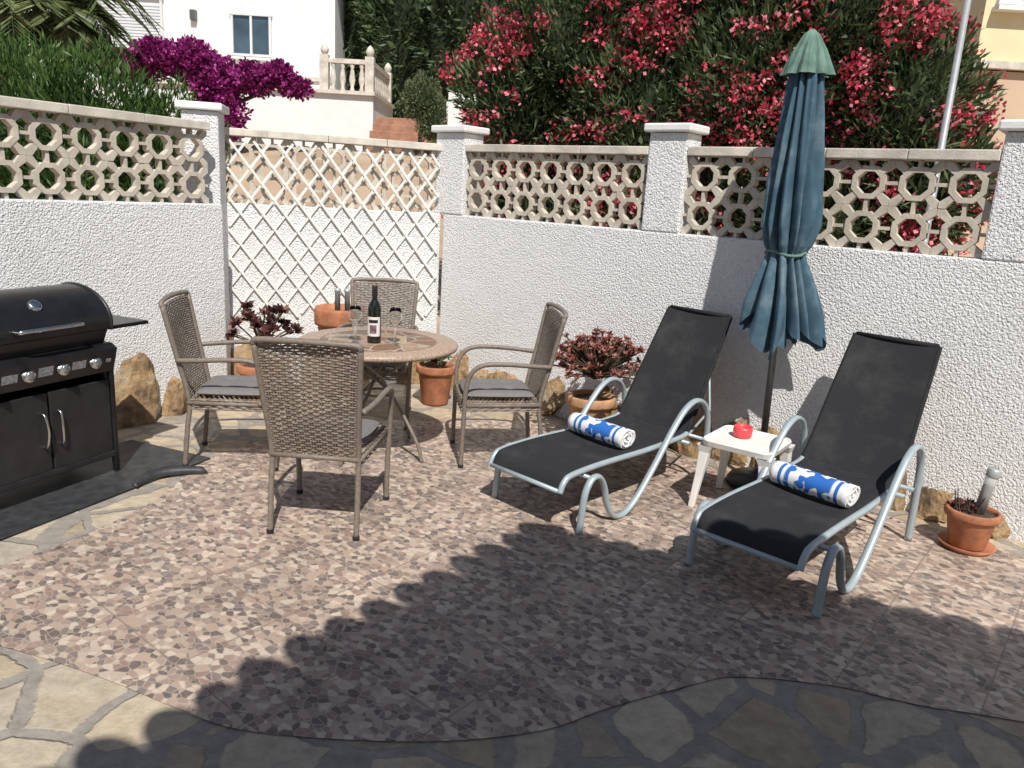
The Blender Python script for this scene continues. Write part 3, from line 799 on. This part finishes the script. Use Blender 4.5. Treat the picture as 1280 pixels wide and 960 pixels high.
v,f=tubev([(-6.35,11.2,-.1),(-6.35,11.2,3.7)],.1,10); obj('yucca_stem',v,f,wood,pm)
# a few fallen leaves and petals lying on the paving by the wall
nl=90; PP=[]
for i in range(nl):
    t=rng.uniform(0,1); base=A0.lerp(B1,t); off=abs(rng.normal())*.5+.12
    PP.append((base.x-nW.x*off,base.y-nW.y*off,.009+.002*rng.uniform()))
DD=np.c_[rng.normal(size=(nl,2)),rng.uniform(0,.08,nl)]
leafmesh('fallen_leaves',np.array(PP),DD,.035,.016,lf_dry,None,up=(0,0,1))

# ---------------------------------------------------------------- buildings
hs=empty('white_house')
box('walls',(-11.2,26,3.6),(12,8,7.2),whitep,hs)
box('roof_slab',(-11.2,26,7.32),(12.8,8.8,.22),terracl,hs,.02)
v,f=merge([tubev([(-17.6+i*.22,21.5,7.45),(-17.6+i*.22,24,7.9)],.1,8) for i in range(58)]); obj('roof_tiles',v,f,terracl,hs)
def window(par,x0,x1,z0,z1,y,shut=False):
    w=x1-x0;h=z1-z0;cx=(x0+x1)/2;cz=(z0+z1)/2
    fm=shutterm
    box('window_recess',(cx,y-.005,cz),(w,.03,h),(shutterm if shut else windowm),par)
    t=.06
    for a in((cx,cz+h/2,w+.12,t),(cx,cz-h/2,w+.12,t)): box('window_frame',(a[0],y-.04,a[1]),(a[2],.08,a[3]),fm,par)
    for xx in([x0,x1] if shut else [x0,cx,x1]): box('window_frame',(xx,y-.035,cz),(t,.07,h-.06),fm,par)
    box('sill',(cx,y-.08,cz-h/2-.09),(w+.2,.18,.06),whitep,par)
    if shut:
        v,f=merge([boxv((cx,y-.028,z0+.06+k*.075),(w-.08,.02,.05)) for k in range(int((h-.1)/.075))]); obj('shutter_slats',v,f,shutterm,par)
window(hs,-11.6,-9.75,4.75,6.1,22,True); window(hs,-7.9,-6.9,4.85,5.85,22)
box('wall_lamp',(-8.9,21.93,5.75),(.16,.14,.26),dsteel,hs,.02)
box('string_course',(-11.2,21.97,4.35),(12.02,.08,.10),copem,hs)
box('garage_door',(-7.4,21.97,3.2),(2.6,.06,2.0),shutterm,hs,.01)
box('side_wing',(-4.85,28,3.4),(.7,7,6.8),whitep,hs)
box('side_wing_roof',(-4.8,27.9,6.95),(.98,7.6,.2),terracl,hs)
tr_=empty('terrace_with_balustrade')
box('terrace_block',(-6.3,20.4,2.0),(5.4,2.8,3.4),whitep,tr_)
box('terrace_edge',(-6.3,20.35,3.74),(5.5,2.9,.08),copem,tr_)
bp=[(.04,0),(.06,.03),(.035,.1),(.075,.25),(.05,.42),(.035,.5),(.06,.56),(.05,.6)]
bal=[lathev(bp,12,(-4.55+i*.22,19.1,3.78)) for i in range(4)]+[lathev(bp,12,(-3.7,19.4+i*.22,3.78)) for i in range(10)]
v,f=merge(bal); obj('balusters',v,f,copem,tr_,smooth=True)
box('handrail',(-4.2,19.1,4.43),(.9,.14,.1),copem,tr_); box('handrail',(-3.7,20.3,4.432),(.14,2.2,.1),copem,tr_)
for x,y in((-3.7,19.1),(-4.75,19.1),(-3.7,21.5)):
    box('post',(x,y,4.15),(.2,.2,.8),copem,tr_); lathe('finial',[(.03,0),(.08,.04),(.10,.12),(.06,.2),(0,.26)],copem,tr_,16,(x,y,4.55))
st=empty('brick_steps')
for i in range(6): box('step',(-2.45,16.2+i*.34,2.05+i*.085),(1.7,.34,.5+i*.17),brickm,st,.01)
box('step_wall',(-1.4,17.5,2.7),(.35,3.5,1.3),whitep,st)
gw=empty('garden_wall'); box('wall_body',(-1.2,15,2.7),(.5,.4,1.4),whitep,gw,.01); box('wall_body',(2.5,17,2.1),(8,.25,1.6),whitep,gw,.01)
yb=empty('cream_building')
box('upper_walls',(10.55,16,5.8),(8.4,8,3.8),creamp,yb); box('lower_walls',(10.55,16,1.85),(8.44,8.04,3.9),pinkp,yb); box('string_course',(10.55,15.98,3.87),(8.56,8.2,.1),copem,yb)
box('roof_edge',(10.55,16,7.8),(8.9,8.5,.2),terracl,yb)
window(yb,6.55,7.0,4.7,5.7,12)
lp=empty('street_lamp',(3.02,5.95,-.08))
lathe('post',[(0,0),(.07,0),(.07,.5),(.03,.6),(.022,3.45),(0,3.45)],simple('lamp_grey',(.36,.37,.38),.5,.3,.1),lp,16)
lathe('lantern',[(0,3.42),(.06,3.44),(.13,3.52),(.17,3.7),(.13,3.85),(0,3.92)],simple('lamp_globe',(.75,.75,.72),.3),lp,24)

# ---------------------------------------------------------------- pots & plants
def pot(name,x,y,r,h,mat,saucer=False,z=.006):
    e_=empty(name,(x,y,z))
    z0=0
    if saucer: lathe('saucer',[(0,0),(r*.95,0),(r*1.12,.03),(r*1.07,.032),(r*.9,.012),(0,.012)],mat,e_); z0=.014
    lathe('pot_body',[(0,z0),(r*.68,z0),(r*.72,z0+.01),(r*.93,h*.78),(r*.95,h*.8),(r*1.05,h*.81),(r*1.07,h*.84),(r*1.07,h*.97),(r*1.03,h),(r*.93,h),(r*.9,h*.9)],mat,e_,36)
    lathe('soil',[(0,h*.9),(r*.91,h*.905)],soil,e_,24)
    return e_
def rosettes(par,c,R,n,rad,mat,per=14,stem=True,zmin=-.1):
    PP=[];DD=[];ST=[]
    for i in range(n):
        while True:
            d=Vector((random.gauss(0,1),random.gauss(0,1),random.gauss(.3,1))).normalized()
            if d.z>zmin: break
        rr_=random.uniform(.55,1.0); p=Vector(c)+Vector((d.x*R[0],d.y*R[1],d.z*R[2]))*rr_
        nrm=(d+Vector((0,0,.7))).normalized()
        a=nrm.cross(Vector((1,0,.1))).normalized();b=nrm.cross(a)
        for k in range(per):
            t=k*2.4; el=.15+.9*(k/per)
            PP.append(p); DD.append((a*cos(t)+b*sin(t))*cos(el)+nrm*sin(el))
        if stem: ST.append(tubev(catmull([Vector((c[0]*.3,c[1]*.3,c[2]-R[2]*.3)),Vector(c)*.6+p*.4-Vector((0,0,.03)),p],3),.006,5))
    leafmesh('rosette_leaves',np.array(PP),np.array(DD),rad,rad*.5,mat,par)
    if ST: v,f=merge(ST); obj('stems',v,f,wood,par)
p=pot('potted_succulent',.57,5.34,.165,.34,terra2); rosettes(p,(0.02,0,.54),(.36,.3,.27),190,.036,lf_succ)
p=pot('potted_aeonium',-1.90,5.72,.17,.34,terra); rosettes(p,(0,0,.52),(.30,.25,.27),24,.07,lf_aeo,18)
p=pot('potted_plant',-.62,6.12,.15,.32,terra); rosettes(p,(0,0,.38),(.14,.14,.12),40,.05,lf_oliv,10)
p=pot('terracotta_urn',-1.42,6.25,.20,.72,terra)
for dx in(-.03,.05): lathe('solar_light',[(0,.66),(.022,.66),(.022,.84),(.026,.845),(.026,.87),(0,.875)],satin,p,16,(dx,0,0))
p=pot('terracotta_pot',2.47,3.86,.125,.22,terra,True)
rosettes(p,(-.03,.02,.21),(.08,.08,.04),14,.03,lf_aeo,10,False)
o=lathe('solar_light',[(0,0),(.027,0),(.027,.16)],satin,p,18); o.location=(.03,0,.2); o.rotation_euler=(0,radians(9),0)
o=lathe('solar_light_lens',[(.027,.16),(.029,.165),(.029,.20),(.027,.205)],m_glass('frosted_lens',(.9,.92,.9),.6,.3),p,18); o.location=(.03,0,.2); o.rotation_euler=(0,radians(9),0)
o=lathe('solar_light_cap',[(.0,.205),(.032,.205),(.034,.21),(.034,.245),(.03,.25),(0,.252)],satin,p,18); o.location=(.03,0,.2); o.rotation_euler=(0,radians(9),0)
sc_=[]
for i in range(9):
    a=random.uniform(0,6.28);sc_.append(tubev([(-.03+.05*cos(a),.03*sin(a),.19),(-.03+.08*cos(a),.05*sin(a),.19+random.uniform(.06,.14))],.003,5))
v,f=merge(sc_); obj('dry_stems',v,f,wood,p)

# ---------------------------------------------------------------- own house behind camera: roof edge casting the scalloped shadow
hr=empty('porch_house')
A=Vector((.74,1.38)); dl=Vector((-.586,-.81)).normalized(); dr=Vector((.92,-.39)).normalized()
A2=A+Vector((-.02,-.10))
Pl=A2+dl*4.2; Pr=A2+dr*5.0
poly=[A2,Pl,Vector((Pl.x,-4)),Vector((Pr.x,-4)),Pr]
V=[(p.x,p.y,3.02) for p in poly]+[(p.x,p.y,3.12) for p in poly]
F=[(0,1,2,3,4),(9,8,7,6,5)]+[(i,5+i,5+(i+1)%5,(i+1)%5) for i in range(5)]
obj('roof_slab',V,F,whitep,hr)
def edge_tiles(p0,d,L,nrm,sp,out,jit=.012):
    parts=[]; k=0
    while k*sp<L:
        c=p0+d*(k*sp+sp*.3+random.uniform(-jit,jit))+nrm*random.uniform(-jit*1.6,jit*1.6); k+=1
        VV=[];FF=[];m=10
        lv=[(-.35,1)]+[(out*(-.5+1.5*sin(t*pi/12)),max(.03,cos(t*pi/12))) for t in range(0,7)]
        for (o_,s_) in lv:
            for j in range(m+1):
                a=pi*j/m; q=c+d*(cos(a)*sp*.5*s_)+nrm*o_
                VV.append((q.x,q.y,3.10+sin(a)*.085*s_))
        for i in range(len(lv)-1):
            for j in range(m): a=i*(m+1)+j;FF.append((a,a+1,a+m+2,a+m+1))
        for i in range(len(lv)-1): FF.append((i*(m+1),(i+1)*(m+1),(i+1)*(m+1)+m,i*(m+1)+m))
        parts.append((VV,FF))
    v,f=merge(parts); obj('roof_tiles',v,f,terracl,hr,smooth=True)
edge_tiles(A,dl,4.2,Vector((-.81,.586)),.185,.115,.014); edge_tiles(A,dr,5.0,Vector((.39,.92)),.19,.05)
box('house_wall',(2,-3.6,1.5),(9,.2,3.03),whitep,hr)
box('porch_column',(4.4,-.6,1.5),(.3,.3,3.03),stucco,hr)

# ---------------------------------------------------------------- light, world, camera
sd=Vector((-.17,.78,-1.0))
sun=bpy.data.lights.new('sun','SUN'); sun.energy=5.0; sun.angle=radians(.53); sun.color=(1,.96,.90)
so=bpy.data.objects.new('sun',sun); COL.objects.link(so); so.rotation_euler=sd.to_track_quat('-Z','Y').to_euler(); so.location=(2,-6,9)
el=atan2(1,sqrt(.17**2+.78**2)); az=pi-atan2(.17,.78)
wd=bpy.data.worlds.new('World'); sc.world=wd; wd.use_nodes=True; nt=wd.node_tree
bg=nt.nodes['Background']; sk=nt.nodes.new('ShaderNodeTexSky'); sk.sky_type='NISHITA'; sk.sun_disc=False; sk.sun_elevation=el; sk.sun_rotation=az
nt.links.new(sk.outputs[0],bg.inputs[0]); bg.inputs[1].default_value=.08
cd=bpy.data.cameras.new('camera'); co=bpy.data.objects.new('camera',cd); COL.objects.link(co); sc.camera=co
cd.sensor_width=36; cd.lens=36*971/1280; cd.clip_end=2000; cd.clip_start=.05
co.matrix_world=Matrix.Translation((0,0,1.7))@Matrix.Rotation(radians(90-13.76),4,'X')@Matrix.Rotation(radians(3.39),4,'Z')
sc.view_settings.view_transform='Standard'; sc.view_settings.look='None'; sc.view_settings.exposure=0
